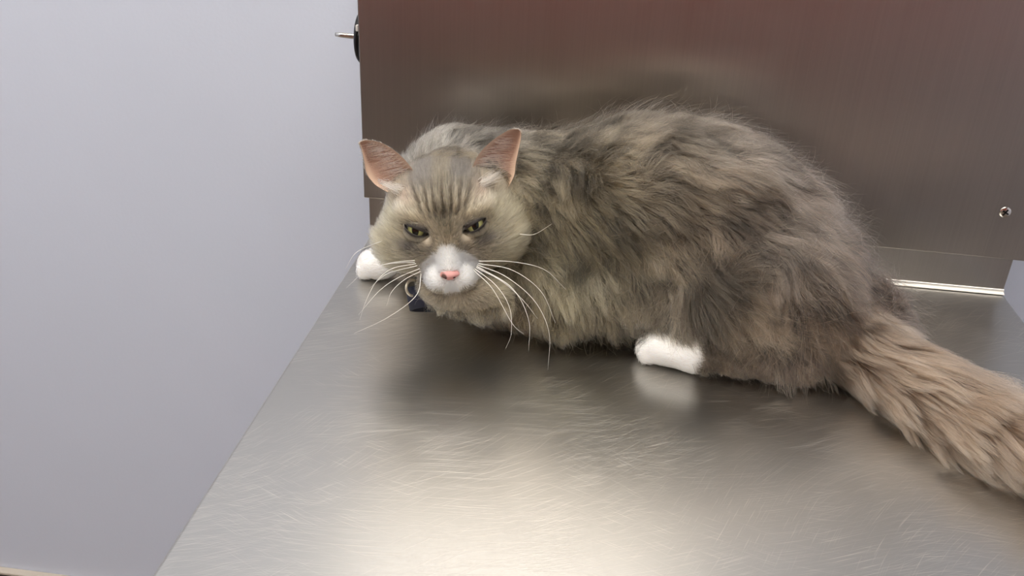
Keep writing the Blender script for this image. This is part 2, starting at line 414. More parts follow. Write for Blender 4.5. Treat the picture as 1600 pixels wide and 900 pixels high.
# tail is swept separately in the same mesh so that it can leave the grid
def catmull(pts, n):
    pts = np.array(pts, float); P = np.vstack([2 * pts[0] - pts[1], pts, 2 * pts[-1] - pts[-2]]); out = []
    m = len(pts) - 1
    for t in np.linspace(0, m - 1e-6, n):
        i = int(t); f = t - i; a, b, c, d = P[i:i + 4]
        out.append(.5 * ((2 * b) + (-a + c) * f + (2 * a - 5 * b + 4 * c - d) * f * f + (-a + 3 * b - 3 * c + d) * f ** 3))
    return np.array(out)
def sweep(pts, rad, seg=20):
    T = np.gradient(pts, axis=0); T /= np.linalg.norm(T, axis=1)[:, None]
    up = np.array([0, 0, 1.]); vs = []; fs = []
    for i, p in enumerate(pts):
        s_ = np.cross(T[i], up); s_ /= np.linalg.norm(s_); u_ = np.cross(s_, T[i])
        for a in np.linspace(0, 2 * math.pi, seg, endpoint=False):
            vs.append(p + rad[i] * (math.cos(a) * s_ + math.sin(a) * u_))
    for i in range(len(pts) - 1):
        for j in range(seg):
            k = (j + 1) % seg; fs.append((i * seg + j, i * seg + k, (i + 1) * seg + k, (i + 1) * seg + j))
    return np.array(vs), np.array(fs), T
TP = catmull([(.112, -.160, .034), (.143, -.196, .026), (.174, -.234, .023), (.214, -.280, .022), (.262, -.335, .022), (.29, -.395, .022)], 60)
TR = np.interp(np.arange(60), [0, 15, 45, 57, 59], [.024, .018, .014, .010, .002])
TV, TF, TT = sweep(TP, TR)
ALLV = np.vstack([BV, TV]); ALLF = np.vstack([BF, TF + len(BV)])
ncell = len(BF)

def face_normals(V, F):
    d1 = V[F[:, 2]] - V[F[:, 0]]; d2 = V[F[:, 3]] - V[F[:, 1]]; N = np.cross(d1, d2); A = np.linalg.norm(N, axis=1) * .5
    return N / (2 * A[:, None] + 1e-12), A
def sample(V, F, n, wfun=None):
    N, A = face_normals(V, F); C = V[F].mean(1)
    w = A * (wfun(C, N) if wfun else 1); w = np.maximum(w, 0); i = rng.choice(len(F), n, p=w / w.sum())
    u, v = rng.random((2, n)); q = V[F[i]]
    P = (1 - u)[:, None] * ((1 - v)[:, None] * q[:, 0] + v[:, None] * q[:, 3]) + u[:, None] * ((1 - v)[:, None] * q[:, 1] + v[:, None] * q[:, 2])
    return P, N[i]

# smooth vertex normals for fur directions
FN, FA = face_normals(BV, BF)
VN = np.zeros_like(BV)
for k_ in range(4): np.add.at(VN, BF[:, k_], FN * FA[:, None])
VN /= np.linalg.norm(VN, axis=1)[:, None] + 1e-12

# ---- value noise
def vnoise(P, scale, seed):
    q = P * scale + seed * 17.13; i = np.floor(q).astype(np.int64); f = q - i; f = f * f * (3 - 2 * f)
    def h(a):
        n_ = (a[:, 0] * 374761393 + a[:, 1] * 668265263 + a[:, 2] * 2147483647 + seed * 974711) & 0x7fffffff
        n_ = ((n_ ^ (n_ >> 13)) * 1274126177) & 0x7fffffff; return ((n_ ^ (n_ >> 16)) & 0xffff) / 65535.0
    r = 0
    for c in [(x, y, z) for x in (0, 1) for y in (0, 1) for z in (0, 1)]:
        wgt = np.prod([f[:, d] if c[d] else 1 - f[:, d] for d in range(3)], axis=0); r = r + wgt * h(i + np.array(c))
    return r * 2 - 1
def vn3(P, s, seed): return np.stack([vnoise(P, s, seed + k) for k in range(3)], 1)
def sstep(a, b, x): t = np.clip((x - a) / (b - a), 0, 1); return t * t * (3 - 2 * t)
def nrm(v): return v / (np.linalg.norm(v, axis=1)[:, None] + 1e-9)

# ---- combing anchors: pixel-guided place on the coat, comb direction (world), length, lift, colour
def A(px, py, y, d, L, lift, c): return (at_y(px, py, y), np.array(d, float), L, lift, S2L(c))
ANC = [
 A(705, 205, -.06, (.3, .5, .9), .022, .55, (196, 190, 178)),
 A(760, 215, -.07, (.7, .3, .5), .024, .5, (170, 160, 146)),
 A(840, 240, -.09, (.9, .2, .2), .026, .4, (172, 160, 140)),
 A(840, 300, -.13, (.8, .0, -.5), .030, .4, (134, 120, 94)),  # tint darkened to carry the shadow beside the cheek
 A(850, 380, -.16, (.7, -.1, -.8), .032, .4, (142, 128, 100)),  # cheek-side shade continued in the fur colour
 A(870, 460, -.17, (.5, -.2, -.9), .032, .35, (186, 172, 136)),
 A(720, 470, -.165, (.1, -.6, -.5), .012, .3, (214, 196, 160)),
 A(680, 480, -.165, (-.2, -.6, -.5), .012, .3, (214, 196, 160)),
 A(800, 480, -.16, (.4, -.3, -.8), .026, .3, (182, 160, 130)),
 A(900, 530, -.18, (.3, -.2, -.9), .026, .3, (160, 146, 118)),
 A(930, 220, -.10, (.9, .1, .1), .030, .4, (120, 108, 92)),
 A(930, 300, -.14, (.9, -.1, -.4), .030, .45, (140, 128, 106)),
 A(940, 400, -.18, (.6, -.2, -.8), .032, .45, (160, 148, 120)),
 A(970, 480, -.19, (.4, -.2, -.9), .030, .35, (150, 136, 114)),
 A(1040, 200, -.11, (.9, .2, .3), .034, .5, (150, 136, 118)),
 A(1030, 280, -.16, (1, -.1, -.2), .032, .4, (112, 98, 80)),
 A(1040, 370, -.19, (.8, -.2, -.6), .034, .45, (140, 124, 104)),
 A(1050, 470, -.20, (.4, -.2, -1), .032, .4, (150, 138, 120)),
 A(1130, 210, -.11, (1, .1, .1), .036, .5, (176, 158, 140)),
 A(1150, 300, -.17, (.9, -.1, -.4), .036, .4, (150, 132, 114)),
 A(1160, 400, -.20, (.8, -.2, -.6), .036, .4, (130, 114, 98)),
 A(1150, 500, -.21, (.8, -.2, -.7), .034, .35, (150, 134, 116)),
 A(1230, 260, -.12, (.9, .0, -.3), .038, .45, (184, 166, 150)),
 A(1260, 380, -.18, (.7, -.1, -.7), .038, .35, (160, 142, 126)),
 A(1260, 500, -.20, (.7, -.2, -.8), .042, .35, (158, 138, 120)),
 A(1240, 570, -.21, (.5, -.2, -.9), .040, .25, (160, 140, 122)),
 A(1340, 400, -.13, (.6, .0, -.8), .040, .35, (160, 142, 128)),
 A(1370, 500, -.16, (.6, -.2, -.8), .042, .3, (150, 130, 116)),
 A(1330, 580, -.19, (.7, -.3, -.7), .040, .3, (170, 150, 134)),
]
AP = np.array([a[0] for a in ANC]); AD = np.array([a[1] for a in ANC]); AL = np.array([a[2] for a in ANC]); AF = np.array([a[3] for a in ANC]); AC = np.array([a[4] for a in ANC])
def coat(P):
    out = []
    for i in range(0, len(P), 20000):
        q = P[i:i + 20000]; d = ((q[:, None] - AP[None]) ** 2).sum(2); w = np.exp(-d / (2 * .024 ** 2)) + 1e-5 / (d + 1e-4); w /= w.sum(1)[:, None]
        out.append(np.concatenate([w @ AD, (w @ AL)[:, None], (w @ AF)[:, None], w @ AC], 1))
    o = np.concatenate(out); return o[:, :3], o[:, 3], o[:, 4], o[:, 5:]

NP = 7
TS = np.linspace(0, 1, NP)
def grow(P, N, D, L, lift, bend, curl=0.0):
    """one strand per root: leaves the skin at an angle and settles along the comb"""
    T = nrm(D - (D * N).sum(1)[:, None] * N)
    e = nrm(T * (1 - lift)[:, None] + N * lift[:, None]); e2 = nrm(T * (1 - lift * .35)[:, None] + N * (lift * .15)[:, None] + bend)
    t = TS[None, :, None]
    return P[:, None] + L[:, None, None] * (e[:, None] * (t - .45 * t ** 2) + e2[:, None] * .45 * t ** 2 * 1.1)
def clump(P, C, nc, k, power, spread=1.0, seed=0):
    """pull strands together towards the strand nearest a clump centre"""
    idx = rng.choice(len(P), nc, replace=False); kd = KDTree(nc)
    for j, i in enumerate(idx): kd.insert(P[i], j)
    kd.balance(); own = np.array([kd.find(p)[1] for p in P]); ci = idx[own]
    w = (TS ** power)[None, :, None] * k
    off = C[ci]
    return C * (1 - w) + off * w, own, idx
def fix(C, zmin=.0012):
    C[..., 2] = np.maximum(C[..., 2], zmin + rng.random(C.shape[:2]) * .0015); C[..., 1] = np.minimum(C[..., 1], -.0125); return C

def hair_object(name, C, rad, col, m, parent):
    cv = bpy.data.hair_curves.new(name); cv.add_curves([C.shape[1]] * len(C))
    cv.attributes['position'].data.foreach_set('vector', C.astype(np.float32).ravel()) if 'position' in cv.attributes else None
    ra = cv.attributes.get('radius') or cv.attributes.new('radius', 'FLOAT', 'POINT')
    prof = np.interp(np.linspace(0, 1, C.shape[1]), [0, .6, 1], [1, .8, .12])
    ra.data.foreach_set('value', (rad[:, None] * prof[None]).astype(np.float32).ravel())
    ca = cv.attributes.new('tint', 'FLOAT_COLOR', 'CURVE')
    ca.data.foreach_set('color', np.concatenate([np.clip(col, 0, 1), np.ones((len(col), 1))], 1).astype(np.float32).ravel())
    cv.materials.append(m)
    o = bpy.data.objects.new(name, cv); COL.objects.link(o)
    return adopt(o, parent)

def fur_mat(name, rootk=.42, rough=.45):
    m = bpy.data.materials.new(name); m.use_nodes = True; nt = m.node_tree; nt.nodes.clear()
    at = nt.nodes.new('ShaderNodeAttribute'); at.attribute_name = 'tint'
    hi = nt.nodes.new('ShaderNodeHairInfo')
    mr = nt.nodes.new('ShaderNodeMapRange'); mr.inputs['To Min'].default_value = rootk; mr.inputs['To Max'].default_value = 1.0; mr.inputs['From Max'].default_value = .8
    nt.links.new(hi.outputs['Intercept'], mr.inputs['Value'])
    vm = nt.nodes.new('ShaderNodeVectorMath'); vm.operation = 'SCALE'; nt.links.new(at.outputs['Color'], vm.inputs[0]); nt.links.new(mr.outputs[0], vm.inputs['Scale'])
    h = nt.nodes.new('ShaderNodeBsdfHairPrincipled'); h.parametrization = 'COLOR'
    nt.links.new(vm.outputs[0], h.inputs['Color']); h.inputs['Roughness'].default_value = rough; h.inputs['Radial Roughness'].default_value = .6
    h.inputs['IOR'].default_value = 1.45
    o = nt.nodes.new('ShaderNodeOutputMaterial'); nt.links.new(h.outputs[0], o.inputs[0]); return m
M_FUR = fur_mat('taupe_cat_fur'); M_FURW = fur_mat('white_cat_fur', .97)

cat = empty('cat', (-.03, -.13, 0), 'long-haired grey tabby cat with white paws and muzzle crouching on the steel table', 'cat')
m, nt, b = mat('cat_skin'); at_ = nt.nodes.new('ShaderNodeAttribute'); at_.attribute_name = 'skin'; nt.links.new(at_.outputs['Color'], b.inputs['Base Color']); b.inputs['Roughness'].default_value = .75
M_SKIN = m
body = link_mesh('body', ALLV, ALLF, M_SKIN, None, True); adopt(body, cat)

# ---- markings
def lerp(a, b, t): return a * (1 - t[:, None]) + np.array(b)[None] * t[:, None]
WHITE = S2L((254, 252, 248))
def face_colour(P):
    a, v = face_uv(P); h = to_h(P); n = len(P)
    aa = np.abs(a)
    nz = vnoise(P, 300, 3) * .25 + vnoise(P, 700, 9) * .15
    c = np.tile(np.array(S2L((176, 162, 138))), (n, 1))
    c = lerp(c, S2L((116, 110, 103)), sstep(.8, 2.4, v) * sstep(3.8, 1.6, aa))                       # grey crown
    c = lerp(c, S2L((196, 182, 150)), sstep(2.2, 3.8, aa) * sstep(2.0, .2, v))                          # tan cheeks
    c = lerp(c, S2L((178, 146, 128)), np.exp(-((aa - 2.8) / .6) ** 2 - ((v - 1.3) / .7) ** 2) * .6)      # thin fur over the brows
    c = lerp(c, S2L((132, 122, 104)), sstep(1.0, .3, aa) * sstep(-1.9, -.6, v) * .8)                       # bridge
    for x0, s0, w0 in ((.0, 0, .16), (.55, .10, .13), (1.05, .22, .13), (1.6, .30, .14)):                # forehead stripes
        line = np.exp(-(((aa - x0 - s0 * (v - .5)) + nz * .5) / w0) ** 2) * sstep(-.6, .0, v) * sstep(2.6, 1.0, v)
        c = lerp(c, S2L((58, 48, 36)), line * .9)
    c = lerp(c, S2L((96, 90, 85)), np.exp(-((aa - 2.8) / 1.15) ** 2 - ((v + 2.0 - .30 * (aa - 2.8)) / .62) ** 2) * .95)
    c = lerp(c, S2L((112, 104, 94)), np.exp(-((aa - 1.15) / .25) ** 2 - ((v + 2.3) / .6) ** 2) * .7)  # grey patch below the eye
    c = lerp(c, S2L((232, 216, 190)), np.exp(-((aa - 1.45) / .34) ** 2 - ((v + 1.55) / .5) ** 2) * 1.0)
    c = lerp(c, S2L((226, 210, 184)), np.exp(-((aa - 2.1) / .8) ** 2 - ((v + 1.18 - .45 * (aa - 2.05)) / .2) ** 2) * .7)      # light corner of the eye
    c = lerp(c, S2L((228, 214, 186)), np.exp(-((aa - 2.4) / 1.2) ** 2 - ((v - .25 - .4 * (aa - 2.2)) / .28) ** 2) * .75)
    # muzzle
    mz = np.maximum(sstep(1.35, 1.0, np.sqrt(((aa - .85) / 1.15) ** 2 + ((v + 4.0) / 1.02) ** 2)), sstep(.75 , .45, aa - (-.35) * 0 + np.clip((v + 2.6) * .42, 0, 1.2) + nz * .3) * sstep(-2.1, -2.5, v))
    mz *= sstep(2.2, 3.0, h[:, 1])
    mz = np.clip(mz * 1.6, 0, 1) * sstep(-5.75, -5.45, v)
    c = lerp(c, WHITE, np.clip(mz, 0, 1))
    return c, mz
def head_mask(P):
    h = to_h(P); return sstep(-2.0, -.2, h[:, 1] + .25 * np.maximum(h[:, 2] - 1, 0)) * sstep(5.9, 5.0, np.sqrt(h[:, 0] ** 2 + h[:, 2] ** 2)) * (h[:, 2] > -4.4)
def paw_mask(P):
    f = sstep(-.247, -.256, P[:, 0]) * (P[:, 2] < .035)
    h = sstep(.012, .004, P[:, 0] + vnoise(P, 150, 5) * .004) * (P[:, 1] < -.172) * (P[:, 2] < .036) * (P[:, 0] > -.055)
    return np.maximum(f, h)

# skin colour under the fur
hm = head_mask(ALLV); _, _, _, cc = coat(ALLV); fc, _ = face_colour(ALLV)
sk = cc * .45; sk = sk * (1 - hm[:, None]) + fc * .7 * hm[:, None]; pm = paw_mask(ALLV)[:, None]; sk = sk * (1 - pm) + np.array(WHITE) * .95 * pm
ca = body.data.attributes.new('skin', 'FLOAT_COLOR', 'POINT')
ca.data.foreach_set('color', np.concatenate([sk, np.ones((len(sk), 1))], 1).astype(np.float32).ravel())

BRB, BRF, BRT = .58, .68, .70         # coat, face and tail tone
# ---- long coat
QUAL = 1.0
def body_w(C, N):
    w = (1 - head_mask(C)) * (1 - paw_mask(C)); w = np.where(C[:, 2] < .003, 0, w); w = w * np.where(N[:, 2] < -.6, .25, 1)
    w = w * np.where((C - CAM) @ W[:, 2] > .93, .5, 1); return w
n = int(150000 * QUAL)
P, N = sample(BV, BF, n, body_w)
D, L, lift, c = coat(P)
D = nrm(D); D = D + vn3(P, 26, 11) * .42 + vn3(P, 60, 21) * .55 + vn3(P, 130, 25) * .65
rump = sstep(.02, .10, P[:, 0])
Lg = L * (.78 + .3 * rng.random(n)) * (1 + .30 * vnoise(P, 45, 31))
lowfoot = (P[:, 2] < .034) & (P[:, 1] < -.184) & (P[:, 0] > .004)
Lg = np.where(lowfoot, .010, Lg); Lg = np.where((P[:, 0] < -.225) & (P[:, 2] < .05), .009, Lg)
h = to_h(P); near = sstep(8.5, 5.0, np.linalg.norm(h, axis=1)); Lg *= 1 - .3 * near
lift = np.clip(lift + .22 * vnoise(P, 40, 41), .1, .8) * np.where(lowfoot, .4, 1)
grav = np.tile(np.array([0, 0, -.35]), (n, 1))
C = grow(P, N, D, Lg, lift, grav)
C, o1, i1 = clump(P, C, 11000, .6, 1.2)
C, o2, i2 = clump(P, C, 2200, .40, 1.6)
C += rng.normal(0, 1, C.shape) * (TS ** 1.5)[None, :, None] * .0011
C = fix(C)
r1 = rng.normal(0, 1, 11000)[o1]; r2 = rng.normal(0, 1, 2200)[o2]
br = BRB * (1.0 + .27 * r1 + .20 * r2 + .55 * vnoise(P, 42, 51) + .75 * vnoise(P, 85, 52) + .45 * vnoise(P, 150, 53) + .2 * rng.normal(0, 1, n) + .5 * np.maximum(r2 - .9, 0))
dark = (sstep(.05, .6, vnoise(P, 52, 61)) * .6 * sstep(.10, -.02, P[:, 0]) + sstep(.2, .7, vnoise(P, 34, 66)) * .2)[:, None]
br = np.clip(br, .11, 1.5)[:, None]
warm = 1 + .05 * vnoise(P, 25, 71)[:, None] * np.array([[1, 0, -1.5]])
col = c * br * (1 - dark) * warm
nf = 15000; jf = rng.choice(n, nf, replace=False)
Cf = grow(P[jf], N[jf], D[jf] + rng.normal(0, .6, (nf, 3)), Lg[jf] * 1.15, np.clip(.45 + .3 * rng.random(nf), 0, .8), np.tile(np.array([0, 0, -.2]), (nf, 1)))
Cf = fix(Cf + rng.normal(0, 1, (nf, 1, 3)) * (TS ** 2)[None, :, None] * .003)
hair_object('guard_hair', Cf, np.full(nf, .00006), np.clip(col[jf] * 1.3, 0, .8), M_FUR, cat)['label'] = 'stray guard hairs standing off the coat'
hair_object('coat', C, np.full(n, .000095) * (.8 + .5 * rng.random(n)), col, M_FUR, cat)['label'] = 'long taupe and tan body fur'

# ---- short face fur
def head_w(C, N):
    h = to_h(C); w = head_mask(C)
    for e in EYES:
        q = np.sqrt(((h[:, 0] - e[0]) / 1.06) ** 2 + ((h[:, 2] - e[2] + .12 - .40 * (h[:, 0] - e[0]) * np.sign(e[0])) / .50) ** 2); w = np.where((q < 1) & (h[:, 1] > 2.2), 0, w)
    nose = (np.abs(h[:, 0]) < .42) & (h[:, 1] > 4.9) & (h[:, 2] > -1.75) & (h[:, 2] < -1.05); w = np.where(nose, 0, w)
    return w
n = int(95000 * QUAL)
P, N = sample(BV, BF, n, head_w)
h = to_h(P); c, mz = face_colour(P)
src = np.stack([np.zeros(n), np.full(n, 5.6), np.full(n, -.9)], 1); dl = h - src
dl[:, 1] -= 2.2; dl[:, 0] *= 1.1
low = sstep(-1.5, -3, h[:, 2]); dl[:, 2] -= 2.5 * low
D = nrm(dl @ HB.T)
D = D + vn3(P, 120, 5) * .22
ra = np.linalg.norm(h[:, [0, 2]], axis=1)
L = .0045 + .0065 * sstep(1.8, 4.6, ra) * sstep(4.2, 1.5, h[:, 1]) + .010 * sstep(2.6, 4.2, np.abs(h[:, 0])) * sstep(1.0, -1.0, h[:, 2])
L += .008 * sstep(-2.6, -4.0, h[:, 2]) * sstep(4.2, 2.5, h[:, 1])
L = np.where(mz > .3, .004, L)
for e in EYES:
    q = np.sqrt(((h[:, 0] - e[0]) / 1.06) ** 2 + ((h[:, 2] - e[2] + .12 - .40 * (h[:, 0] - e[0]) * np.sign(e[0])) / .50) ** 2); L = np.where(h[:, 1] > 2, L * (.45 + .55 * sstep(1.0, 2.0, q)), L)
L *= (.75 + .5 * rng.random(n))
lift = np.full(n, .30) + .2 * sstep(2.6, 4.2, np.abs(h[:, 0]))
C = grow(P, N, D, L, lift, np.zeros((n, 3)))
C, o1, i1 = clump(P, C, 9000, .45, 1.4)
C += rng.normal(0, 1, C.shape) * (TS ** 1.5)[None, :, None] * .00022
C = fix(C)
br = BRF * np.clip(1.05 + .16 * rng.normal(0, 1, 9000)[o1] + .16 * vnoise(P, 170, 8) + .10 * vnoise(P, 90, 18) + .12 * rng.normal(0, 1, n), .5, 1.7)[:, None]
br = br * (1 - mz[:, None]) + mz[:, None]
wm = mz > .5
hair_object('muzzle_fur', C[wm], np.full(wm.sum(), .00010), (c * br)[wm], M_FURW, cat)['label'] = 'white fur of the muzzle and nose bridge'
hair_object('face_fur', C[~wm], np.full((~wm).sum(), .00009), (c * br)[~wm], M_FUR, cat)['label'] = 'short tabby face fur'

# ---- white paws
n = int(16000 * QUAL)
P, N = sample(BV, BF, n, lambda C_, N_: (paw_mask(C_) > .5) * (C_[:, 2] > .002))
D = np.where(P[:, :1] < -.2, np.array([[1., 0, .1]]), np.array([[1., -.05, .1]]))
C = grow(P, N, D + vn3(P, 150, 3) * .3, .0042 * (.8 + .4 * rng.random(n)), np.full(n, .3), np.zeros((n, 3)))
C, o1, i1 = clump(P, C, 1500, .4, 1.4); C = fix(C, .0008)
hair_object('paw_fur', C, np.full(n, .0001), np.tile(np.array(WHITE), (n, 1)) * (.98 + .04 * rng.random((n, 1))), M_FURW, cat)['label'] = 'short white paw fur'

# ---- tail plume
n = int(42000 * QUAL)
P, N = sample(TV, TF, n)
kd = KDTree(len(TP)); [kd.insert(p, i) for i, p in enumerate(TP)]; kd.balance()
ti = np.array([kd.find(p)[1] for p in P]); N = nrm(P - TP[ti])
D = TT[ti] + N * .25 + vn3(P, 30, 4) * .35
L = np.interp(ti, [0, 12, 59], [.026, .042, .048]) * (.7 + .5 * rng.random(n)) * (1 + .2 * vnoise(P, 50, 3))
C = grow(P, N, D, L, np.clip(.45 + .2 * vnoise(P, 60, 6), .15, .8), np.tile(np.array([0, 0, -.12]), (n, 1)))
C, o1, i1 = clump(P, C, 1500, .6, 1.3); C, o2, i2 = clump(P, C, 260, .4, 1.6)
C += rng.normal(0, 1, C.shape) * (TS ** 1.5)[None, :, None] * .0007; C = fix(C)
br = BRT * np.clip(1.05 + .15 * rng.normal(0, 1, 1500)[o1] + .12 * rng.normal(0, 1, 260)[o2] + .15 * rng.normal(0, 1, n), .45, 1.9)[:, None]
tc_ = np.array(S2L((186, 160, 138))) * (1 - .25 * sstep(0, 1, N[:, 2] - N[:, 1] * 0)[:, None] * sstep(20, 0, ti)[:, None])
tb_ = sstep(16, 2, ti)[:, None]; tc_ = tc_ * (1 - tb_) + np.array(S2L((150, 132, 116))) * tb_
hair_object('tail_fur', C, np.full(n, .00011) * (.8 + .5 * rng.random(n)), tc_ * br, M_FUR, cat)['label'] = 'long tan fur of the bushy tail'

# ---- eyes
def eye_mat():
    m, nt, b = mat('olive_eye'); tc = nt.nodes.new('ShaderNodeTexCoord'); sp = nt.nodes.new('ShaderNodeSeparateXYZ'); nt.links.new(tc.outputs['Object'], sp.inputs[0])
    x = sp.outputs[0]; z = sp.outputs[2]
    r = mth(nt, 'SQRT', mth(nt, 'ADD', mth(nt, 'POWER', x, 2.0), mth(nt, 'POWER', z, 2.0)))
    cr = nt.nodes.new('ShaderNodeValToRGB'); nt.links.new(mth(nt, 'DIVIDE', r, .0068), cr.inputs[0])
    e = cr.color_ramp.elements; e[0].position = 0; e[0].color = (*S2L((124, 126, 72)), 1); e[1].position = 1; e[1].color = (*S2L((20, 16, 12)), 1)
    for p_, c_ in ((.55, (158, 156, 96)), (.85, (110, 106, 60)), (.95, (30, 24, 16))): q = e.new(p_); q.color = (*S2L(c_), 1)
    pu = mth(nt, 'SQRT', mth(nt, 'ADD', mth(nt, 'POWER', mth(nt, 'MULTIPLY', x, 1.9), 2.0), mth(nt, 'POWER', z, 2.0)))
    pm_ = nt.nodes.new('ShaderNodeMapRange'); pm_.inputs['From Min'].default_value = .0056; pm_.inputs['From Max'].default_value = .0048; nt.links.new(pu, pm_.inputs['Value'])
    mx = nt.nodes.new('ShaderNodeMix'); mx.data_type = 'RGBA'; nt.links.new(pm_.outputs[0], mx.inputs[0]); nt.links.new(cr.outputs[0], mx.inputs[6]); mx.inputs[7].default_value = (.006, .006, .004, 1)
    nt.links.new(mx.outputs[2], b.inputs['Base Color']); b.inputs['Roughness'].default_value = .12
    return m
M_EYE = eye_mat(); M_LID = simple('dark_eyelid', (40, 32, 26), .5); 
ER = .0104; LIDFUR = []
for side, e in zip((-1, 1), EYES):
    g = bpy.data.objects.new('eye', None); COL.objects.link(g)
    ctr = hw((e[0], e[1] - .02, e[2] - .05)); 
    g.location = Vector(ctr - np.array(cat.location)); g.parent = cat
    # gaze: down along the nose and slightly outwards
    # the frame is kept right-handed: local x points to the cat's own right
    Fz = nrm((HF * .87 + HR * side * .16 + HU * .46)[None])[0]; X_ = np.cross(Fz, HU);  X_ /= np.linalg.norm(X_); Z_ = np.cross(X_, Fz)
    assert Z_ @ HU > 0; side = -side if X_ @ HR < 0 else side
    Rm = Matrix(np.stack([X_, Fz, Z_], 1).tolist()).to_4x4(); g.rotation_euler = Rm.to_euler()
    bm = bmesh.new(); bmesh.ops.create_uvsphere(bm, u_segments=40, v_segments=24, radius=ER); from_bm('eyeball', bm, M_EYE, g, True)
    # eyelids: a shell over the ball with an almond slit, inner corner low, outer corner high
    nth, nr = 64, 9; vs = []; fs = []
    for i in range(nr):
        f = i / (nr - 1)
        for j in range(nth):
            th = 2 * math.pi * j / nth; cx, sz_ = math.cos(th), math.sin(th)
            ax_, up_, lo_ = .0092, .0010, .0036
            x = ax_ * cx; z = (up_ if sz_ > 0 else lo_) * sz_ * (1 - .35 * cx * cx * (cx * side < 0)) + .0034 * cx * side - .0004
            X2 = .0104 * cx; Z2 = .0090 * sz_
            x = x * (1 - f) + X2 * f; z = z * (1 - f) + Z2 * f
            rr = ER * (1.05 + .02 * (1 - f)); q = max(rr * rr - x * x - z * z, 1e-7); vs.append((x, math.sqrt(q) if f < .999 else .0005, z))
    for i in range(nr - 1):
        for j in range(nth):
            k2 = (j + 1) % nth; fs.append((i * nth + j, i * nth + k2, (i + 1) * nth + k2, (i + 1) * nth + j))
    lid = link_mesh('eyelid', vs, fs, M_LID, g, True)
    Mw = np.stack([X_, Fz, Z_], 1); vw = ctr + np.array(vs) @ Mw.T; LF = np.array(fs)[nth * 2:nth * (nr - 2)]
    _, A_ = face_normals(vw, LF); ii = rng.choice(len(LF), 2600, p=A_ / A_.sum()); u_, v_ = rng.random((2, 2600, 1)); q = vw[LF[ii]]
    P = (1 - u_) * ((1 - v_) * q[:, 0] + v_ * q[:, 3]) + u_ * ((1 - v_) * q[:, 1] + v_ * q[:, 2]); N = nrm(P - ctr)
    loc = (P - ctr) @ Mw; D = (np.stack([loc[:, 0] * .6, 0 * loc[:, 0], np.where(loc[:, 2] > 0, .006, -.006)], 1)) @ Mw.T
    C = grow(P, N, nrm(D) + rng.normal(0, .15, (2600, 3)), .0032 * (.7 + .5 * rng.random(2600)), np.full(2600, .25), np.zeros((2600, 3)))
    LIDFUR.append((C, face_colour(P)[0] * BRF * (.85 + .3 * rng.random((2600, 1)))))
    sd = lid.modifiers.new('thickness', 'SOLIDIFY'); sd.thickness = .0006

hair_object('eyelid_fur', np.concatenate([q[0] for q in LIDFUR]), np.full(5200, .00008), np.concatenate([q[1] for q in LIDFUR]), M_FUR, cat)

# ---- nose
m, nt, b = mat('pink_nose'); tcn = nt.nodes.new('ShaderNodeTexCoord'); spn = nt.nodes.new('ShaderNodeSeparateXYZ'); nt.links.new(tcn.outputs['Object'], spn.inputs[0])
dx = mth(nt, 'SUBTRACT', spn.outputs[0], .0042); dz = mth(nt, 'SUBTRACT', spn.outputs[2], .0008)
dd = mth(nt, 'SQRT', mth(nt, 'ADD', mth(nt, 'POWER', dx, 2.0), mth(nt, 'POWER', dz, 2.0)))
mrn = nt.nodes.new('ShaderNodeMapRange'); mrn.inputs['From Min'].default_value = .0026; mrn.inputs['From Max'].default_value = .0016; nt.links.new(dd, mrn.inputs['Value'])
mxn = nt.nodes.new('ShaderNodeMix'); mxn.data_type = 'RGBA'; nt.links.new(mrn.outputs[0], mxn.inputs[0]); mxn.inputs[6].default_value = (*S2L((214, 156, 150)), 1); mxn.inputs[7].default_value = (*S2L((96, 66, 60)), 1)
nt.links.new(mxn.outputs[2], b.inputs['Base Color']); b.inputs['Roughness'].default_value = .6; b.inputs['Subsurface Weight'].default_value = .1; b.inputs['Subsurface Scale'].default_value = .003
M_NOSE = m; M_NOSTRIL = simple('dark_nostril', (70, 34, 32), .6)
g = bpy.data.objects.new('nose', None)
bm = bmesh.new(); bmesh.ops.create_uvsphere(bm, u_segments=32, v_segments=20, radius=1)
for v in bm.verts:
    x, y, z = v.co; wz = .62 + .38 * max(-1, min(1, z * 1.6 + .2)) if z < .4 else 1
    k3 = 1 - .0 * z
    w = .0064 * (1 if z > 0 else (1 - .55 * min(1, -z * 1.1)))
    dent = sum(math.exp(-((x - s_ * .55) ** 2 + (z + .12) ** 2) / .05) for s_ in (-1, 1)) * .0012 + math.exp(-(x * x) / .01) * .0006 * (z < .1)
    v.co = 1.15 * Vector((x * w, y * .0042 - (dent if y > 0 else 0), z * .0036))
nose = from_bm('nose', bm, M_NOSE, None, True)
nc_ = hw((0, 5.25, -1.35)); Rh = Matrix(np.stack([-HR, HF, HU], 1).tolist()).to_4x4()
nose.parent = cat; nose.location = Vector(nc_ - np.array(cat.location)); nose.rotation_euler = Rh.to_euler(); nose['label'] = 'pink nose with dark spot'
bm = bmesh.new()
for s_ in (-1, 1):
    rr = bmesh.ops.create_uvsphere(bm, u_segments=12, v_segments=8, radius=1)
    for v in rr['verts']: v.co = Vector((s_ * .0030 + v.co.x * .0011, .0036 + v.co.y * .0006, -.0006 + v.co.z * .0006))
from_bm('nostril', bm, M_NOSTRIL, nose, True)

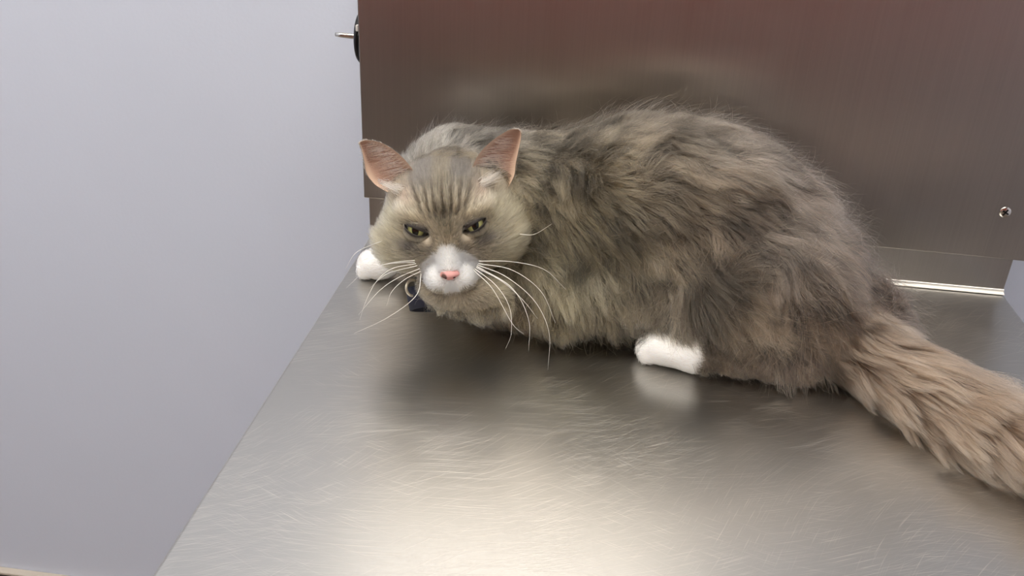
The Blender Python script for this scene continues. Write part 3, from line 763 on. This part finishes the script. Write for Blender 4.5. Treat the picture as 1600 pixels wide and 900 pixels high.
# ---- ears: cupped thin shells with pink inside, edge curves guided by the photo
def P3(px, py, dz): r = ray(px, py); return CAM + r * (np.dot(HC - CAM, W[:, 2]) + dz)
m, nt, b = mat('ear_skin'); ge = nt.nodes.new('ShaderNodeNewGeometry'); an = nt.nodes.new('ShaderNodeAttribute'); an.attribute_name = 'ear_tint'
nt.links.new(an.outputs['Color'], b.inputs['Base Color']); b.inputs['Roughness'].default_value = .65; b.inputs['Subsurface Weight'].default_value = .0; b.inputs['Subsurface Scale'].default_value = .004
M_EAR = m
def ear(inner, outer, depth, n_u=28, n_v=22):
    ie = catmull(inner, n_u); oe = catmull(outer, n_u); fwd = W[:, 2]
    def layer(push, shrink):
        g_ = np.zeros((n_u, n_v, 3))
        for i in range(n_u):
            t = i / (n_u - 1); wid = np.linalg.norm(ie[i] - oe[i])
            for j in range(n_v):
                v = j / (n_v - 1); p = ie[i] * (1 - v) + oe[i] * v
                bow = math.sin(math.pi * v) ** .7
                g_[i, j] = p + fwd * (bow * min(depth, wid * .55) * (1 - .2 * t) + push * (.3 + .7 * bow))
        return g_
    a = layer(0, 0); b_ = layer(.0014, 0); V = np.vstack([a.reshape(-1, 3), b_.reshape(-1, 3)]); F = []; off = n_u * n_v; id_ = lambda i, j: i * n_v + j
    for i in range(n_u - 1):
        for j in range(n_v - 1):
            q = (id_(i, j), id_(i, j + 1), id_(i + 1, j + 1), id_(i + 1, j)); F.append(q); F.append(tuple(off + x for x in q[::-1]))
    per = [(i, 0) for i in range(n_u)] + [(n_u - 1, j) for j in range(1, n_v)] + [(i, n_v - 1) for i in range(n_u - 2, -1, -1)] + [(0, j) for j in range(n_v - 2, 0, -1)]
    for k in range(len(per)):
        p, q = id_(*per[k]), id_(*per[(k + 1) % len(per)]); F.append((q, p, off + p, off + q))
    o = link_mesh('ear', V, F, M_EAR, None, True); adopt(o, cat)
    pink = np.array(S2L((158, 124, 106))); pale = np.array(S2L((214, 186, 162))); grey = np.array(S2L((150, 138, 124))); cols = []
    for s_ in (0, 1):
        for i in range(n_u):
            for j in range(n_v):
                v = j / (n_v - 1); e_ = min(v, 1 - v) * 6
                cols.append(grey if s_ else (pale * max(0, 1 - e_) + pink * min(1, e_)))
    att = o.data.attributes.new('ear_tint', 'FLOAT_COLOR', 'POINT'); att.data.foreach_set('color', np.concatenate([np.array(cols), np.ones((len(cols), 1))], 1).astype(np.float32).ravel())
    return o, a, b_
EARS = [
 ([P3(652, 282, -0.019), P3(643, 262, -0.023), P3(620, 238, -0.023), P3(595, 223, -0.019), P3(572, 219, -0.015), P3(563, 222, -0.013)],
  [P3(606, 300, -0.014), P3(587, 289, -0.012), P3(573, 271, -0.012), P3(569, 251, -0.011), P3(565, 233, -0.012), P3(562, 224, -0.013)]),
 ([P3(734, 285, -0.019), P3(738, 262, -0.023), P3(749, 240, -0.023), P3(770, 219, -0.020), P3(796, 203, -0.016), P3(810, 202, -0.014)],
  [P3(790, 300, -0.011), P3(803, 275, -0.010), P3(806, 255, -0.010), P3(810, 235, -0.011), P3(814, 215, -0.013), P3(813, 205, -0.014)])]
for k, (ie, oe) in enumerate(EARS):
    o, fa, ba = ear(ie, oe, .013)
    o['label'] = 'pink-lined ear with pale inner hairs'
    nu, nv = fa.shape[:2]
    # fine pale hairs crossing the opening from the inner edge outwards, and a tuft at the base
    roots, dirs, lens_, cl_ = [], [], [], []
    out = nrm((np.array(oe[1]) - np.array(ie[1]))[None])[0]; upw = nrm((np.array(ie[-1]) - np.array(ie[0]))[None])[0]; tocam = -W[:, 2]
    sgn = -1 if k == 0 else 1
    for q in range(190):
        i = int(nu * .70 * rng.random() ** 1.4); p = fa[i, int(rng.integers(1, 6))]
        d = out + upw * (.10 + .25 * rng.random()) + tocam * .25 + rng.normal(0, .10, 3)
        roots.append(p); dirs.append(d); lens_.append(np.linalg.norm(fa[i, 0] - fa[i, -1]) * (.35 + .5 * rng.random())); cl_.append(S2L((244, 228, 208)))
    ta, tb2 = ((P3(590, 284, -.019), P3(642, 302, -.031)), (P3(738, 296, -.030), P3(790, 266, -.022)))[k]
    for q in range(110):
        p = ta + (tb2 - ta) * .5 * rng.random() + FUP * rng.normal(0, .0017) - W[:, 2] * rng.random() * .002
        roots.append(p); dirs.append((tb2 - ta) / np.linalg.norm(tb2 - ta) + rng.normal(0, .17, 3)); lens_.append(.008 + .012 * rng.random()); cl_.append(np.array(S2L((226, 212, 192))) * (.6 + .4 * rng.random()))
    roots = np.array(roots); dirs = nrm(np.array(dirs)); lens_ = np.array(lens_)
    t = TS[None, :, None]
    C = roots[:, None] + lens_[:, None, None] * (dirs[:, None] * t + (upw * .05 + tocam * -.30)[None, None] * t ** 2)
    hair_object('ear_hair', C, np.full(len(C), .00016), np.array(cl_), M_FURW, cat)
    # velvet on the back and rim of the ear
    m_ = 5200; ii = rng.integers(0, nu - 1, m_); jj = rng.integers(0, nv - 1, m_)
    u_, v_ = rng.random((2, m_, 1)); pb = ba[ii, jj] * (1 - u_) * (1 - v_) + ba[ii + 1, jj] * u_ * (1 - v_) + ba[ii, jj + 1] * (1 - u_) * v_ + ba[ii + 1, jj + 1] * u_ * v_
    nb = nrm(W[:, 2][None] + out[None] * (jj[:, None] / nv - .5) * 1.6)
    C = grow(pb, nb, np.tile(upw, (m_, 1)) + rng.normal(0, .15, (m_, 3)), .0040 * (.6 + .5 * rng.random(m_)) * (1 - .6 * ii / nu), np.full(m_, .3), np.zeros((m_, 3)))
    hair_object('ear_fur', C, np.full(m_, .00009), np.tile(np.array(S2L((150, 134, 118))), (m_, 1)) * (.8 + .4 * rng.random((m_, 1))), M_FUR, cat)

# ---- whiskers
M_WHISK = simple('white_whisker', (240, 236, 228), .35)
def whisker(pts, r=.00028):
    C_ = catmull(pts, 24); v_, f_, _ = sweep(C_, r * (1 - .8 * np.linspace(0, 1, 24)), 6)
    adopt(link_mesh('whisker', v_, f_, M_WHISK, None, True), cat)
DN = -.040
for pts in (
 [(748, 408, -.030), (800, 409, -.035), (850, 421, -.035), (884, 452, -.03)],
 [(748, 412, -.030), (800, 422, -.04), (845, 455, -.045), (868, 505, -.045)],
 [(746, 414, -.030), (790, 432, -.045), (835, 470, -.05), (858, 520, -.05), (856, 578, -.05)],
 [(744, 418, -.030), (785, 440, -.045), (818, 470, -.05), (840, 498, -.05)],
 [(742, 420, -.030), (775, 446, -.045), (796, 480, -.05), (799, 520, -.05), (790, 545, -.05)],
 [(745, 416, -.030), (800, 450, -.05), (826, 500, -.055), (826, 548, -.055)],
 [(740, 422, -.030), (770, 452, -.045), (800, 505, -.05), (818, 522, -.05)],
 [(812, 366, -.015), (835, 366, -.03), (862, 350, -.04)],
 [(648, 407, -.030), (610, 411, -.04), (570, 425, -.045), (541, 450, -.045)],
 [(650, 412, -.030), (612, 420, -.04), (588, 440, -.045), (572, 470, -.05), (562, 500, -.05)],
 [(655, 420, -.030), (622, 434, -.045), (592, 455, -.05), (560, 492, -.05)],
 [(657, 424, -.030), (632, 437, -.045), (612, 456, -.05), (604, 478, -.05)],
 [(652, 415, -.030), (605, 428, -.045), (578, 450, -.05)],
 [(606, 374, -.010), (580, 383, -.03), (555, 396, -.04), (540, 420, -.04)],
 [(658, 428, -.030), (650, 462, -.045), (606, 496, -.05), (553, 521, -.05)],
 [(648, 410, -.030), (618, 411, -.045), (596, 414, -.05)],
):
    whisker([P3(*q) for q in pts])

# ---- collar with its ring
cc_ = P3(713, 462, .010); ax = FUP * .97 - FRT * .12 + W[:, 2] * .2; ax /= np.linalg.norm(ax)
cb = nrm(np.cross(FRT, ax)[None])[0]
vs = []; fs = []; ns = 64
for i in range(ns):
    a_ = 2 * math.pi * i / ns; rad = FRT * math.cos(a_) * .0365 + cb * math.sin(a_) * .014
    for hh, rr in ((-.009, 1.0), (.009, 1.0), (.009, 1.06), (-.009, 1.06)):
        vs.append(cc_ + rad * rr + ax * hh)
for i in range(ns):
    j = (i + 1) % ns
    for k in range(4): fs.append((i * 4 + k, i * 4 + (k + 1) % 4, j * 4 + (k + 1) % 4, j * 4 + k))
M_COLLAR = simple('navy_nylon_webbing', (24, 26, 44), .6)
col_o = adopt(link_mesh('collar', vs, fs, M_COLLAR, None, True), cat); col_o['label'] = 'dark navy collar under the chin'
def torus(name, c, nrm_, R_, r_, m_, parent):
    q = Vector(nrm_).normalized().to_track_quat('Z', 'Y'); vs = []; fs = []; a, b_ = 32, 12
    for i in range(a):
        for j in range(b_):
            A_ = 2 * math.pi * i / a; B_ = 2 * math.pi * j / b_
            vs.append(Vector(c) + q @ Vector(((R_ + r_ * math.cos(B_)) * math.cos(A_), (R_ + r_ * math.cos(B_)) * math.sin(A_), r_ * math.sin(B_))))
    for i in range(a):
        for j in range(b_): fs.append((i * b_ + j, ((i + 1) % a) * b_ + j, ((i + 1) % a) * b_ + (j + 1) % b_, i * b_ + (j + 1) % b_))
    return adopt(link_mesh(name, vs, fs, m_, None, True), parent)
rc = P3(645, 450, .004)
torus('collar_ring', rc, tuple(-W[:, 2] + .9 * HR), .0062, .0011, simple('pale_metal_ring', (214, 204, 184), .35, .6), cat)['label'] = 'pale metal ring on the collar'
